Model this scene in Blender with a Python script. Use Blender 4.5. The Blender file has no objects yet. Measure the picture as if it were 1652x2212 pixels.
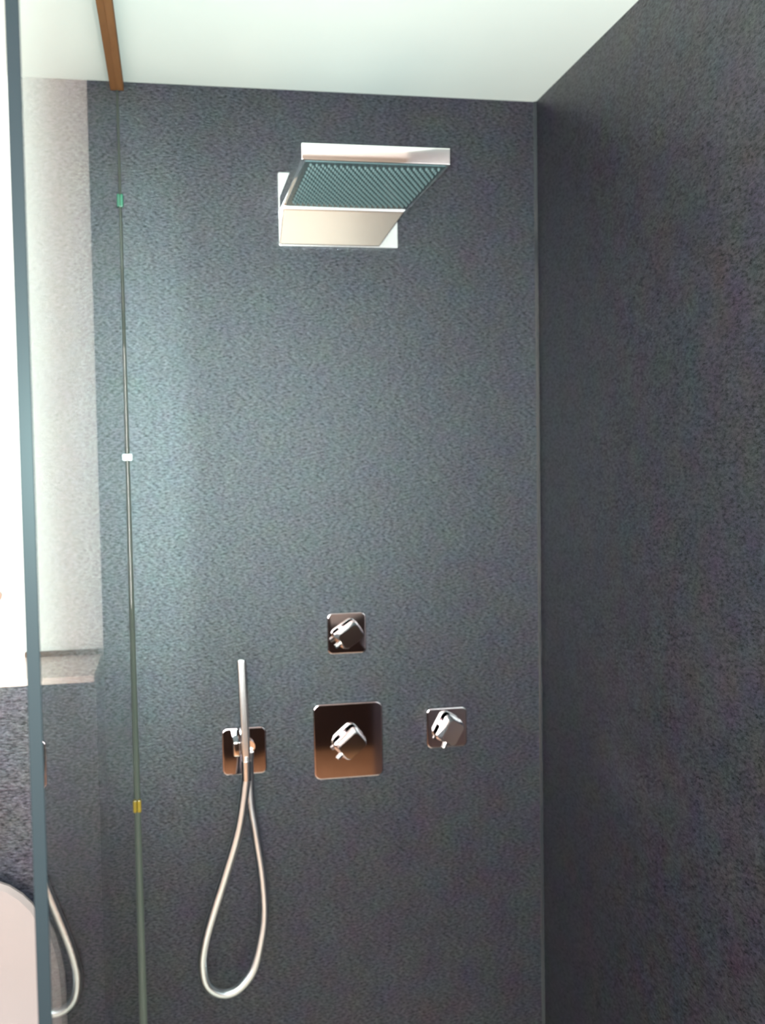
import bpy, bmesh, math, random
from mathutils import Vector, Matrix

random.seed(7)
scene = bpy.context.scene
C = scene.collection

# ------------------------------------------------------------------ camera
F_PX, YAW, PITCH, ROLL = 2326.8, 0.1917, -0.0498, 0.0166
CAM = Vector((0.0, -2.25, 1.55))
fw = Vector((math.sin(YAW) * math.cos(PITCH), math.cos(YAW) * math.cos(PITCH), math.sin(PITCH)))
rt = Vector((math.cos(YAW), -math.sin(YAW), 0.0))
dn = fw.cross(rt)
r2 = rt * math.cos(ROLL) + dn * math.sin(ROLL)
d2 = -rt * math.sin(ROLL) + dn * math.cos(ROLL)
cam_data = bpy.data.cameras.new('camera')
cam = bpy.data.objects.new('camera', cam_data)
C.objects.link(cam)
M = Matrix.Identity(4)
for i in range(3):
    M[i][0] = r2[i]; M[i][1] = -d2[i]; M[i][2] = -fw[i]; M[i][3] = CAM[i]
cam.matrix_world = M
cam_data.sensor_fit = 'VERTICAL'
cam_data.sensor_height = 24.0
cam_data.lens = F_PX * 24.0 / 2212.0
cam_data.clip_start = 0.02
cam_data.dof.use_dof = True            # the hand-held shot is soft all over
cam_data.dof.focus_distance = 1.25
cam_data.dof.aperture_fstop = 4.8
scene.camera = cam

# ------------------------------------------------------------------ world, light, exposure
world = bpy.data.worlds.new('world'); scene.world = world
world.use_nodes = True
bg = world.node_tree.nodes['Background']
bg.inputs[0].default_value = (1.0, 0.965, 0.94, 1)
bg.inputs[1].default_value = 20.8
WIN = (-1.85, 0.28, 0.80, 2.15)         # window in the rear wall: x0, x1, z0, z1
REAR = -3.45
pl = bpy.data.lights.new('window_daylight', 'AREA')
pl.shape = 'RECTANGLE'; pl.size = WIN[1] - WIN[0]; pl.size_y = WIN[3] - WIN[2]
pl.cycles.is_portal = True
po = bpy.data.objects.new('window_daylight', pl); C.objects.link(po)
po.location = ((WIN[0] + WIN[1]) / 2, REAR - 0.06, (WIN[2] + WIN[3]) / 2)
po.rotation_euler = (math.radians(90), 0, 0)       # -Z looks to +Y
fl = bpy.data.lights.new('phone_flash', 'AREA')    # the phone's LED beside the lens
fl.shape = 'DISK'; fl.size = 0.036
fl.energy = 65.0; fl.color = (0.62, 1.0, 0.96)
fo = bpy.data.objects.new('phone_flash', fl); C.objects.link(fo)
fo.location = CAM + Vector((-0.025, -0.012, 0.008))
fo.rotation_euler = (math.radians(90), 0, 0)
vs = scene.view_settings
vs.view_transform = 'Standard'; vs.look = 'None'; vs.gamma = 1.0; vs.use_curve_mapping = False
vs.exposure = 0.0
scene.cycles.blur_glossy = 0.4
scene.cycles.max_bounces = 12
scene.cycles.transmission_bounces = 10
scene.cycles.use_guiding = True
scene.cycles.guiding_training_samples = 64
scene.cycles.sample_clamp_indirect = 0.0

# ------------------------------------------------------------------ materials
def mat(name, col=(0.5, 0.5, 0.5), rough=0.5, metal=0.0, spec=0.5, trans=0.0, ior=1.5, var=0.0, vscale=20.0, bump=0.0, bscale=200.0, coat=0.0):
    m = bpy.data.materials.new(name); m.use_nodes = True
    nt = m.node_tree; b = nt.nodes['Principled BSDF']
    b.inputs['Base Color'].default_value = (*col, 1)
    b.inputs['Roughness'].default_value = rough
    b.inputs['Metallic'].default_value = metal
    b.inputs['Specular IOR Level'].default_value = spec
    b.inputs['Transmission Weight'].default_value = trans
    b.inputs['IOR'].default_value = ior
    b.inputs['Coat Weight'].default_value = coat
    if var or bump:
        tc = nt.nodes.new('ShaderNodeTexCoord')
    if var:
        n = nt.nodes.new('ShaderNodeTexNoise'); n.inputs['Scale'].default_value = vscale; n.inputs['Detail'].default_value = 4
        nt.links.new(tc.outputs['Object'], n.inputs['Vector'])
        mx = nt.nodes.new('ShaderNodeMix'); mx.data_type = 'RGBA'
        mx.inputs[6].default_value = (*[c * (1 - var) for c in col], 1)
        mx.inputs[7].default_value = (*[min(1, c * (1 + var)) for c in col], 1)
        nt.links.new(n.outputs['Fac'], mx.inputs[0]); nt.links.new(mx.outputs[2], b.inputs['Base Color'])
    if bump:
        n2 = nt.nodes.new('ShaderNodeTexNoise'); n2.inputs['Scale'].default_value = bscale; n2.inputs['Detail'].default_value = 3
        nt.links.new(tc.outputs['Object'], n2.inputs['Vector'])
        bp = nt.nodes.new('ShaderNodeBump'); bp.inputs['Strength'].default_value = bump; bp.inputs['Distance'].default_value = 0.002
        nt.links.new(n2.outputs['Fac'], bp.inputs['Height']); nt.links.new(bp.outputs['Normal'], b.inputs['Normal'])
    return m

def slate_material(name, rot, base, rough):
    """dark split slate: coloured cloudy mottling, fine slanting grain, fine relief"""
    m = bpy.data.materials.new(name); m.use_nodes = True
    nt = m.node_tree; N = nt.nodes; L = nt.links
    b = N['Principled BSDF']
    tc = N.new('ShaderNodeTexCoord')
    cl = N.new('ShaderNodeTexNoise'); cl.inputs['Scale'].default_value = 16; cl.inputs['Detail'].default_value = 5
    L.new(tc.outputs['Object'], cl.inputs['Vector'])
    # slight hue drift of the stone (blue, green, violet, brown)
    hs = N.new('ShaderNodeMix'); hs.data_type = 'RGBA'; hs.blend_type = 'LINEAR_LIGHT'
    hs.inputs[0].default_value = 0.009
    hs.inputs[6].default_value = (*base, 1)
    L.new(cl.outputs['Color'], hs.inputs[7])
    mp = N.new('ShaderNodeMapping'); mp.inputs['Rotation'].default_value = rot; mp.inputs['Scale'].default_value = (1.0, 1.0, 2.4)
    L.new(tc.outputs['Object'], mp.inputs['Vector'])
    gr = N.new('ShaderNodeTexNoise'); gr.inputs['Scale'].default_value = 120; gr.inputs['Detail'].default_value = 6; gr.inputs['Roughness'].default_value = 0.7
    L.new(mp.outputs['Vector'], gr.inputs['Vector'])
    rp = N.new('ShaderNodeMapRange'); rp.inputs[1].default_value = 0.3; rp.inputs[2].default_value = 0.7
    rp.inputs[3].default_value = 0.05; rp.inputs[4].default_value = 1.95
    L.new(gr.outputs['Fac'], rp.inputs[0])
    mu = N.new('ShaderNodeMix'); mu.data_type = 'RGBA'; mu.blend_type = 'MULTIPLY'; mu.inputs[0].default_value = 1.0
    L.new(hs.outputs[2], mu.inputs[6])
    L.new(rp.outputs[0], mu.inputs[7])
    L.new(mu.outputs[2], b.inputs['Base Color'])
    b.inputs['Roughness'].default_value = rough
    sp = N.new('ShaderNodeMapRange'); sp.inputs[1].default_value = 0.3; sp.inputs[2].default_value = 0.7
    sp.inputs[3].default_value = 0.08; sp.inputs[4].default_value = 0.80
    L.new(gr.outputs['Fac'], sp.inputs[0]); L.new(sp.outputs[0], b.inputs['Specular IOR Level'])
    ti = N.new('ShaderNodeMix'); ti.data_type = 'RGBA'; ti.blend_type = 'OVERLAY'; ti.inputs[0].default_value = 0.55
    ti.inputs[6].default_value = (0.86, 0.86, 0.90, 1)
    c2 = N.new('ShaderNodeTexNoise'); c2.inputs['Scale'].default_value = 45; c2.inputs['Detail'].default_value = 4
    L.new(tc.outputs['Object'], c2.inputs['Vector']); L.new(c2.outputs['Color'], ti.inputs[7])
    L.new(ti.outputs[2], b.inputs['Specular Tint'])
    bp = N.new('ShaderNodeBump'); bp.inputs['Strength'].default_value = 0.42; bp.inputs['Distance'].default_value = 0.002
    L.new(gr.outputs['Fac'], bp.inputs['Height']); L.new(bp.outputs['Normal'], b.inputs['Normal'])
    return m

def wood_material(name, c1, c2, rough, scale):
    m = bpy.data.materials.new(name); m.use_nodes = True
    nt = m.node_tree; N = nt.nodes; L = nt.links; b = N['Principled BSDF']
    tc = N.new('ShaderNodeTexCoord'); mp = N.new('ShaderNodeMapping'); mp.inputs['Scale'].default_value = scale
    L.new(tc.outputs['Object'], mp.inputs['Vector'])
    n = N.new('ShaderNodeTexNoise'); n.inputs['Scale'].default_value = 6; n.inputs['Detail'].default_value = 6; n.inputs['Distortion'].default_value = 0.6
    L.new(mp.outputs['Vector'], n.inputs['Vector'])
    r = N.new('ShaderNodeValToRGB'); r.color_ramp.elements[0].position = 0.3; r.color_ramp.elements[1].position = 0.7
    r.color_ramp.elements[0].color = (*c1, 1); r.color_ramp.elements[1].color = (*c2, 1)
    L.new(n.outputs['Fac'], r.inputs[0]); L.new(r.outputs[0], b.inputs['Base Color'])
    b.inputs['Roughness'].default_value = rough
    return m

SLATE = slate_material('dark_slate', (0, math.radians(28), 0), (0.0185, 0.0160, 0.0215), 0.29)
SLATE_R = slate_material('dark_slate_side', (math.radians(-22), 0, 0), (0.0185, 0.0160, 0.0215), 0.29)
WHITE = mat('white_plaster', (0.86, 0.81, 0.77), 0.8, var=0.03, vscale=6)
CEIL = mat('ceiling_paint', (0.84, 0.82, 0.80), 0.85, var=0.02, vscale=5)
UNSEEN_PANELLING = wood_material('unseen_dark_panelling', (0.018, 0.010, 0.010), (0.032, 0.018, 0.016), 0.5, (2, 2, 12))  # invented panelling, kept dark for the reflections in the chrome
FLOORWOOD = wood_material('orange_wood_floor', (0.36, 0.17, 0.08), (0.50, 0.26, 0.13), 0.45, (10, 1.2, 1))
STONE = mat('beige_shower_floor', (0.74, 0.60, 0.50), 0.4, var=0.15, vscale=12)
BEAM = wood_material('orange_brown_wood', (0.20, 0.07, 0.018), (0.26, 0.10, 0.03), 0.7, (14, 1, 14))
CHROME = mat('chrome', (0.90, 0.88, 0.87), 0.06, 1.0)
CHROME_SOFT = mat('satin_chrome', (0.86, 0.85, 0.86), 0.2, 1.0)
DARKCHROME = mat('polished_dark_chrome', (0.50, 0.45, 0.47), 0.05, 1.0)
HOSE = mat('silver_hose', (0.80, 0.80, 0.83), 0.28, 1.0)
PANEL = mat('grey_spray_plate', (0.085, 0.12, 0.13), 0.25, 0.5)
NOZZLE = mat('rubber_nozzles', (0.075, 0.105, 0.11), 0.5)
GLASS = mat('clear_glass', (0.97, 0.99, 0.975), 0.0, 0.0, trans=1.0, ior=1.5)
SILICONE = mat('pale_silicone', (0.085, 0.085, 0.07), 0.35)
SILICONE_D = mat('grey_silicone', (0.022, 0.022, 0.026), 0.2)
EDGE = mat('satin_glass_edge', (0.010, 0.011, 0.013), 0.34, spec=0.05)
PINKSTONE = mat('pink_marble', (0.78, 0.60, 0.53), 0.25, var=0.12, vscale=14)
BROWNSTRIP = mat('strip_brown', (0.13, 0.055, 0.018), 0.7)
CERAMIC = mat('blush_ceramic', (0.24, 0.185, 0.18), 0.3)
GLINT_AMBER = mat('amber_glint', (0.30, 0.17, 0.015), 0.3)  # amber, green and white here colour the glints along the glass edge
GLINT_GREEN = mat('green_glint', (0.03, 0.17, 0.10), 0.3)
GLINT_WHITE = mat('white_glint', (0.95, 0.97, 0.95), 0.25)
BROWNKNOB = mat('brown_knob', (0.20, 0.09, 0.05), 0.4)
FRAME = mat('window_frame_white', (0.8, 0.8, 0.8), 0.4)

# ------------------------------------------------------------------ mesh helpers
def obj(name, bm, m, parent=None, smooth=False):
    me = bpy.data.meshes.new(name)
    bmesh.ops.recalc_face_normals(bm, faces=bm.faces)
    bm.to_mesh(me); bm.free()
    if smooth:
        for p in me.polygons: p.use_smooth = True
        try: me.set_sharp_from_angle(angle=math.radians(35))
        except Exception: pass
    me.materials.append(m)
    o = bpy.data.objects.new(name, me); C.objects.link(o)
    if smooth:
        wn = o.modifiers.new('weighted_normals', 'WEIGHTED_NORMAL'); wn.keep_sharp = True; wn.weight = 100
    if parent:
        o.parent = parent
        o.matrix_parent_inverse = Matrix.Translation(-parent.location)
    return o

def tag(o, label=None, cat=None, group=None, kind=None):
    if label: o['label'] = label
    if cat: o['category'] = cat
    if group: o['group'] = group
    if kind: o['kind'] = kind
    return o

def thing(name, label, cat, loc, group=None):
    e = bpy.data.objects.new(name, None); C.objects.link(e)
    e.location = loc; e.empty_display_size = 0.05
    return tag(e, label, cat, group)

def box(x0, x1, y0, y1, z0, z1, bevel=0.0, seg=2, bm=None):
    bm = bm or bmesh.new()
    r = bmesh.ops.create_cube(bm, size=1.0)
    for v in r['verts']:
        v.co = Vector(((x0 + x1) / 2 + v.co.x * (x1 - x0), (y0 + y1) / 2 + v.co.y * (y1 - y0), (z0 + z1) / 2 + v.co.z * (z1 - z0)))
    if bevel:
        es = list({e for v in r['verts'] for e in v.link_edges})
        bmesh.ops.bevel(bm, geom=es, offset=bevel, segments=seg, profile=0.5, affect='EDGES')
    return bm

def rrect(w, h, r, n=6):
    pts = []
    for cx, cz, a0 in ((w / 2 - r, h / 2 - r, 0), (-w / 2 + r, h / 2 - r, 90), (-w / 2 + r, -h / 2 + r, 180), (w / 2 - r, -h / 2 + r, 270)):
        for k in range(n + 1):
            a = math.radians(a0 + 90 * k / n)
            pts.append((cx + r * math.cos(a), cz + r * math.sin(a)))
    return pts

def loft(rings, close_ends=True):
    """rings: lists of equal length of 3-D points"""
    bm = bmesh.new(); R = []
    for ring in rings: R.append([bm.verts.new(p) for p in ring])
    n = len(R[0])
    for a, b in zip(R, R[1:]):
        for i in range(n):
            bm.faces.new((a[i], a[(i + 1) % n], b[(i + 1) % n], b[i]))
    if close_ends:
        bm.faces.new(R[0]); bm.faces.new(R[-1])
    return bm

def wall_plate(cx, cz, w, h, r, t, soft=0.0035, y0=0.0):
    """a rounded-square plate lying on the wall, soft front edge"""
    rings = []
    for k, (ins, y) in enumerate(((0, y0), (0, y0 - t + soft), (soft * 0.3, y0 - t + soft * 0.3), (soft, y0 - t))):
        rings.append([(cx + px, y, cz + pz) for px, pz in rrect(w - 2 * ins, h - 2 * ins, max(0.001, r - ins))])
    return loft(rings)

def catmull(P, n=10):
    out = []
    P = [Vector(p) for p in P]
    Q = [P[0] * 2 - P[1]] + P + [P[-1] * 2 - P[-2]]
    for i in range(1, len(Q) - 2):
        p0, p1, p2, p3 = Q[i - 1:i + 3]
        for k in range(n):
            t = k / n
            out.append(0.5 * ((2 * p1) + (p2 - p0) * t + (2 * p0 - 5 * p1 + 4 * p2 - p3) * t * t + (3 * p1 - p0 - 3 * p2 + p3) * t ** 3))
    out.append(P[-1])
    return out

def tube(path, rad, sides=14, flat=1.0, rib=0.0):
    """round hose; flat<1 squeezes the section"""
    rings = []
    up = Vector((0, 1, 0))
    for i, p in enumerate(path):
        d = (path[min(i + 1, len(path) - 1)] - path[max(i - 1, 0)]).normalized()
        s = d.cross(up).normalized(); u = s.cross(d).normalized()
        r = rad * (1 + rib * (1 if i % 2 else -1))
        rings.append([p + s * r * math.cos(2 * math.pi * k / sides) + u * r * flat * math.sin(2 * math.pi * k / sides) for k in range(sides)])
    return loft(rings)

def cyl(p0, p1, r0, r1=None, sides=24):
    r1 = r0 if r1 is None else r1
    p0, p1 = Vector(p0), Vector(p1); d = (p1 - p0).normalized()
    a = Vector((0, 0, 1)) if abs(d.z) < 0.9 else Vector((1, 0, 0))
    s = d.cross(a).normalized(); u = s.cross(d)
    return loft([[p + s * r * math.cos(2 * math.pi * k / sides) + u * r * math.sin(2 * math.pi * k / sides) for k in range(sides)] for p, r in ((p0, r0), (p1, r1))])

# ------------------------------------------------------------------ the room
XR, ZC, XG, XS = 0.7874, 2.3103, -0.0935, -0.1558
XL, XE = -2.4, 1.9
def struct(name, bm, m, label=None):
    return tag(obj(name, bm, m), label, kind='structure')

struct('floor', box(XL, XE, REAR, 0.0, -0.1, 0.0), FLOORWOOD, 'orange brown wooden bathroom floor')
struct('floor_shower', box(XG - 0.03, XR, -1.5, 0.0, 0.0, 0.012), STONE, 'beige stone floor of the shower')
struct('ceiling', box(XL, XE, REAR - 0.1, 0.1, ZC, ZC + 0.1), CEIL, 'flat white painted ceiling')
struct('wall_back', box(XS, XR + 0.1, 0.0, 0.1, -0.1, ZC), SLATE, 'dark grey slate shower wall behind the fittings')
struct('wall_back_left', box(XL, XS, 0.0, 0.1, -0.1, ZC), WHITE, 'overexposed cream white painted wall beyond the glass')
struct('wall_right', box(XR, XE, -2.1, 0.0, -0.1, ZC), SLATE_R, 'darker slate wall on the right of the shower')
struct('wall_left', box(XL - 0.1, XL, REAR, 0.1, -0.1, ZC), WHITE, 'white wall on the far left of the room')
struct('wall_side', box(XE, XE + 0.1, REAR, -2.1, -0.1, ZC), UNSEEN_PANELLING, 'unseen side wall behind the camera, panelled dark for the chrome reflections')
bm = box(XL, WIN[0], REAR - 0.12, REAR, -0.1, ZC)
box(WIN[1], XE, REAR - 0.12, REAR, -0.1, ZC, bm=bm)
box(WIN[0], WIN[1], REAR - 0.12, REAR, -0.1, WIN[2], bm=bm)
box(WIN[0], WIN[1], REAR - 0.12, REAR, WIN[3], ZC, bm=bm)
struct('wall_rear', bm, WHITE, 'white wall behind the camera')
struct('trim_added', box(XL, XE, REAR, REAR + 0.03, 0.0, 0.72), UNSEEN_PANELLING, 'unseen dark panelling added low on the rear wall for the chrome reflections')
w = struct('window_1', box(WIN[0] - 0.05, WIN[1] + 0.05, REAR - 0.02, REAR + 0.04, WIN[2] - 0.05, WIN[2], 0.004), FRAME, 'white framed window behind the camera')
for a in ((WIN[0] - 0.05, WIN[0], WIN[2], WIN[3]), (WIN[1], WIN[1] + 0.05, WIN[2], WIN[3]), (-0.80, -0.75, WIN[2], WIN[3]), (WIN[0] - 0.05, WIN[1] + 0.05, WIN[3], WIN[3] + 0.05)):
    obj('window_bar', box(a[0], a[1], REAR - 0.02, REAR + 0.04, a[2], a[3], 0.004), FRAME, w)

# grey silicone bead down the back right corner
bm = loft([[(XR, 0, z), (XR - 0.006, 0, z), (XR - 0.0036, -0.0022, z), (XR - 0.0015, -0.0042, z), (XR, -0.006, z)] for z in (0.0, ZC)])
struct('trim_1', bm, SILICONE_D, 'grey silicone bead down the dark back right corner')

# boxed-out half wall with a pink stone shelf
LZ, LD = 1.163, 0.235
led = struct('wall_ledge', box(XL, XS, -LD + 0.004, 0.0, -0.1, LZ - 0.013), SLATE, 'low dark slate half wall below the white wall')
obj('ledge_slab', box(XL, XS - 0.002, -LD, 0.0, LZ - 0.013, LZ, 0.002), PINKSTONE, led)['label'] = 'pinkish stone shelf on top of the dark half wall'
obj('shelf_back_strip', box(-0.30, XS - 0.002, -0.012, 0.0, LZ, LZ + 0.010, 0.002), BROWNSTRIP, led)['label'] = 'thin brown strip at the back of the shelf'  # brown line along the back of the shelf

# ------------------------------------------------------------------ wooden header beam and the glass screen under it
beam = tag(obj('header_beam', box(XG - 0.023, XG + 0.0175, -3.0, 0.0, ZC - 0.018, ZC, 0.0015), BEAM),
           'orange brown wooden header beam under the white ceiling above the glass screen', 'beam')
YN = -1.5115
scr = thing('glass_screen', 'tall clear frameless glass shower screen with grey green polished edge', 'glass screen', (XG, -0.75, 0.012))
obj('pane', box(XG - 0.0045, XG + 0.0045, YN, -0.003, 0.014, ZC - 0.018, 0.0006, 1), GLASS, scr)
obj('polished_edge', box(XG - 0.0045, XG + 0.0045, YN - 0.0012, YN - 0.0001, 0.014, ZC - 0.018, 0.0004, 1), EDGE, scr)['label'] = 'grey polished near edge of the glass'
obj('silicone_joint', loft([[(XG + 0.0045, 0, z), (XG + 0.0045 + wd, 0, z), (XG + 0.0045 + wd * 0.6, -0.003, z), (XG + 0.0045, -0.0045, z)] for z, wd in ((0.014, 0.009), (1.0, 0.006), (ZC - 0.018, 0.002))]), SILICONE, scr)
def glint_bump(z, m, lab, hgt, wd):  # light glints on the glass edge, modelled as small coloured bumps
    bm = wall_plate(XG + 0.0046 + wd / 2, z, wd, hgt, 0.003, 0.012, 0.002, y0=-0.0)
    o = obj('glass_glint', bm, m, scr, True); o['label'] = lab
glint_bump(1.5605, GLINT_WHITE, 'bright white light glint, modelled solid, at the edge of the glass', 0.014, 0.010)
glint_bump(0.8433, GLINT_AMBER, 'amber yellow light glint, modelled solid, low on the edge of the glass', 0.026, 0.008)
glint_bump(2.0737, GLINT_GREEN, 'dark green light glint, modelled solid, high on the edge of the glass', 0.026, 0.006)

# ------------------------------------------------------------------ overhead shower
sh = thing('overhead_shower', 'large rectangular chrome overhead shower with square wall plate on the slate wall', 'shower head', (0.36, 0.0, 2.06))
HX0, HX1, HD, HZ0, HZ1 = 0.229, 0.491, 0.40, 2.060, 2.089
bm = box(HX0, HX1, -HD, -0.004, HZ0, HZ1, 0.0022, 2)
for v in bm.verts:                       # the front face leans back a little towards its lower edge
    if v.co.y < -HD + 0.01: v.co.y += 0.0024 * (HZ1 - v.co.z) / (HZ1 - HZ0)
obj('head_body', bm, CHROME, sh, True)
obj('spray_plate', box(HX0 + 0.007, HX1 - 0.007, -HD + 0.007, -0.07, HZ0 - 0.002, HZ0 + 0.004, 0.0012), PANEL, sh)['label'] = 'dark teal grey underside with rows of nozzles'
bm = bmesh.new()
cx, cy = (HX0 + HX1) / 2, -0.235
ring = 0
for j in range(24):
    for i in range(22):
        x = HX0 + 0.018 + i * 0.0108 + (0.0054 if j % 2 else 0)
        y = -HD + 0.018 + j * 0.0122 + 0.010 * math.sin((x - HX0) * 12)
        if x > HX1 - 0.016 or y > -0.088: continue
        r = bmesh.ops.create_cone(bm, cap_ends=True, segments=7, radius1=0.0017, radius2=0.0031, depth=0.005)
        for v in r['verts']: v.co += Vector((x, y, HZ0 - 0.0040))
nz = obj('nozzle_rows', bm, NOZZLE, sh, True); nz['kind'] = 'stuff'
obj('wall_plate', wall_plate(0.3525, 2.0650, 0.2505, 0.150, 0.004, 0.012, 0.002), CHROME_SOFT, sh, True)['label'] = 'pale reflecting wall plate'
# tapering spout below the head, sloping back to the wall plate
bm = loft([[(HX0 + 0.003, -0.062, HZ0 + 0.004), (HX1 - 0.004, -0.062, HZ0 + 0.004), (HX1 - 0.004, -0.010, HZ0 + 0.004), (HX0 + 0.003, -0.010, HZ0 + 0.004)],
           [(HX0 + 0.003, -0.060, HZ0 - 0.006), (HX1 - 0.010, -0.060, HZ0 - 0.006), (HX1 - 0.010, -0.010, HZ0 - 0.006), (HX0 + 0.003, -0.010, HZ0 - 0.006)],
           [(HX0 - 0.001, -0.016, 1.9925), (0.437, -0.016, 1.9925), (0.437, -0.010, 1.9925), (HX0 - 0.001, -0.010, 1.9925)]])
es = [e for e in bm.edges]
bmesh.ops.bevel(bm, geom=es, offset=0.0022, segments=2, profile=0.5, affect='EDGES')
obj('spout', bm, CHROME_SOFT, sh, True)['label'] = 'pale polished sloping spout under the head'

# ------------------------------------------------------------------ three wall valves
def valve(name, label, cx, cz, w, h, rot, size):
    t = thing(name, label, 'shower valve', (cx, 0.0, cz), 'square chrome valves on the slate wall')
    obj('plate', wall_plate(cx, cz, w, h, 0.011 * (w / 0.088) ** 0.5, 0.012), DARKCHROME, t, True)
    obj('stem', cyl((cx, -0.010, cz), (cx, -0.030, cz), 0.019 * size, 0.018 * size), CHROME, t, True)
    a = math.radians(rot); rings = []
    for y, s, dx in ((-0.026, 1.0, 0), (-0.030, 1.06, 0), (-0.056, 0.92, 0.001), (-0.060, 0.84, 0.001)):
        ring = []
        for px, pz in rrect(0.060 * size * s, 0.042 * size * s, 0.010 * size * s, 4):
            ring.append((cx + dx + px * math.cos(a) - pz * math.sin(a), y, cz + px * math.sin(a) + pz * math.cos(a)))
        rings.append(ring)
    k = obj('knob', loft(rings), CHROME, t, True)
    ex, ez = math.cos(a), math.sin(a)
    obj('lever_pin', cyl((cx - ex * 0.022 * size, -0.048, cz - ez * 0.022 * size), (cx - ex * 0.040 * size, -0.052, cz - ez * 0.040 * size), 0.0055, 0.0045), CHROME, k, True)
    return t
valve('diverter_valve', 'small square chrome valve with a slanting knob, topmost of the three', 0.3537, 1.1815, 0.084, 0.088, 34, 0.92)
valve('mixer_valve', 'large square chrome mixer plate with a knob in the centre', 0.3530, 0.9515, 0.149, 0.162, 40, 1.0)
valve('stop_valve', 'small square chrome valve at the right of the large mixer plate', 0.5690, 0.9655, 0.090, 0.088, 60, 0.95)

# ------------------------------------------------------------------ hand shower and its wall holder
hp = thing('shower_holder', 'square chrome wall holder behind the slim hand shower', 'shower holder', (0.1325, 0.0, 0.944))
obj('plate', wall_plate(0.1325, 0.944, 0.092, 0.100, 0.012, 0.012), DARKCHROME, hp, True)
obj('holder_block', box(0.106, 0.1195, -0.092, -0.008, 0.955, 0.985, 0.003), CHROME, hp, True)
obj('hose_outlet', cyl((0.141, -0.008, 0.957), (0.141, -0.024, 0.956), 0.013), CHROME, hp, True)

hs = thing('hand_shower', 'slim chrome stick hand shower with a long looping silver hose', 'hand shower', (0.1306, -0.09, 0.96))
rings = []
for z, wx, wy in ((0.930, .0075, .0075), (0.955, .0085, .0085), (0.985, .0088, .0088), (1.04, .0088, .0088), (1.146, .0088, .0085), (1.151, .0080, .0078), (1.1525, .006, .006)):
    t = (z - 0.96) / 0.19
    cxw = 0.1306 - 0.0050 * t
    rings.append([(cxw + px, -0.09 + pz, z) for px, pz in rrect(wx * 2, wy * 2, min(wx, wy) * 0.55, 4)])
obj('wand', loft(rings), CHROME_SOFT, hs, True)
hp_pts = [(0.1309, -0.09, 0.955), (0.1307, -0.09, 0.9296), (0.1281, -0.088, 0.8912), (0.1133, -0.085, 0.8059), (0.0874, -0.08, 0.7204), (0.0556, -0.075, 0.6256), (0.0394, -0.07, 0.5674), (0.0338, -0.065, 0.5222), (0.0422, -0.06, 0.4772), (0.071, -0.055, 0.453), (0.1035, -0.052, 0.4567), (0.136, -0.048, 0.4904), (0.1559, -0.045, 0.5538), (0.1641, -0.042, 0.6107), (0.1612, -0.04, 0.6888), (0.1499, -0.038, 0.7771), (0.1415, -0.035, 0.8404), (0.1400, -0.033, 0.9135), (0.141, -0.0335, 0.948)]
hose = obj('hose', tube(catmull(hp_pts, 26), 0.0092, 16), HOSE, hs, True)
obj('hose_nut', cyl((0.1309, -0.09, 0.945), (0.1307, -0.0897, 0.905), 0.0100, 0.0092), CHROME_SOFT, hs, True)

# ------------------------------------------------------------------ small things on the left
tag(obj('wall_knob', cyl((-0.349, 0, 1.2899), (-0.349, -0.022, 1.2899), 0.009, 0.011), BROWNKNOB, None, True),
    'small brown knob on the overexposed white wall at the left edge', 'knob')

wc = thing('toilet', 'pale blush fixture with raised rounded lid in front of the low slate wall', 'toilet', (-0.42, -0.45, 0.0))
TX = -0.405
def egg(cx, cy, rx, ry, z, n=32, back=0.6):
    return [(cx + rx * math.cos(2 * math.pi * k / n), cy + (ry if math.sin(2 * math.pi * k / n) < 0 else ry * back) * math.sin(2 * math.pi * k / n), z) for k in range(n)]
obj('bowl', loft([egg(TX, -0.44, 0.11, 0.18, 0.06), egg(TX, -0.44, 0.13, 0.24, 0.16), egg(TX, -0.45, 0.165, 0.28, 0.30), egg(TX, -0.45, 0.18, 0.30, 0.385), egg(TX, -0.45, 0.18, 0.30, 0.40)]), CERAMIC, wc, True)
obj('mount', box(TX - 0.15, TX + 0.15, -0.36, -LD + 0.002, 0.08, 0.40, 0.02, 3), CERAMIC, wc, True)
obj('seat', loft([egg(TX, -0.45, 0.182, 0.30, 0.402), egg(TX, -0.45, 0.186, 0.305, 0.412), egg(TX, -0.45, 0.180, 0.298, 0.424)]), CERAMIC, wc, True)
def lidring(rx, h, y):
    out = []
    for k in range(40):
        a = 2 * math.pi * k / 40
        c, s = math.cos(a), math.sin(a)
        p = 0.75 if s > 0 else 0.3
        out.append((TX + rx * math.copysign(abs(c) ** p, c), y - 0.02 * (s + 1) * 0, 0.60 + h * math.copysign(abs(s) ** (0.9 if s > 0 else 0.3), s) * (1 if s > 0 else 0.72)))
    return out
obj('lid', loft([lidring(0.180, 0.222, -0.272), lidring(0.186, 0.228, -0.280), lidring(0.186, 0.228, -0.288), lidring(0.178, 0.22, -0.296)]), CERAMIC, wc, True)
obj('hinge', cyl((TX - 0.10, -0.29, 0.425), (TX + 0.10, -0.29, 0.425), 0.011), CERAMIC, wc, True)
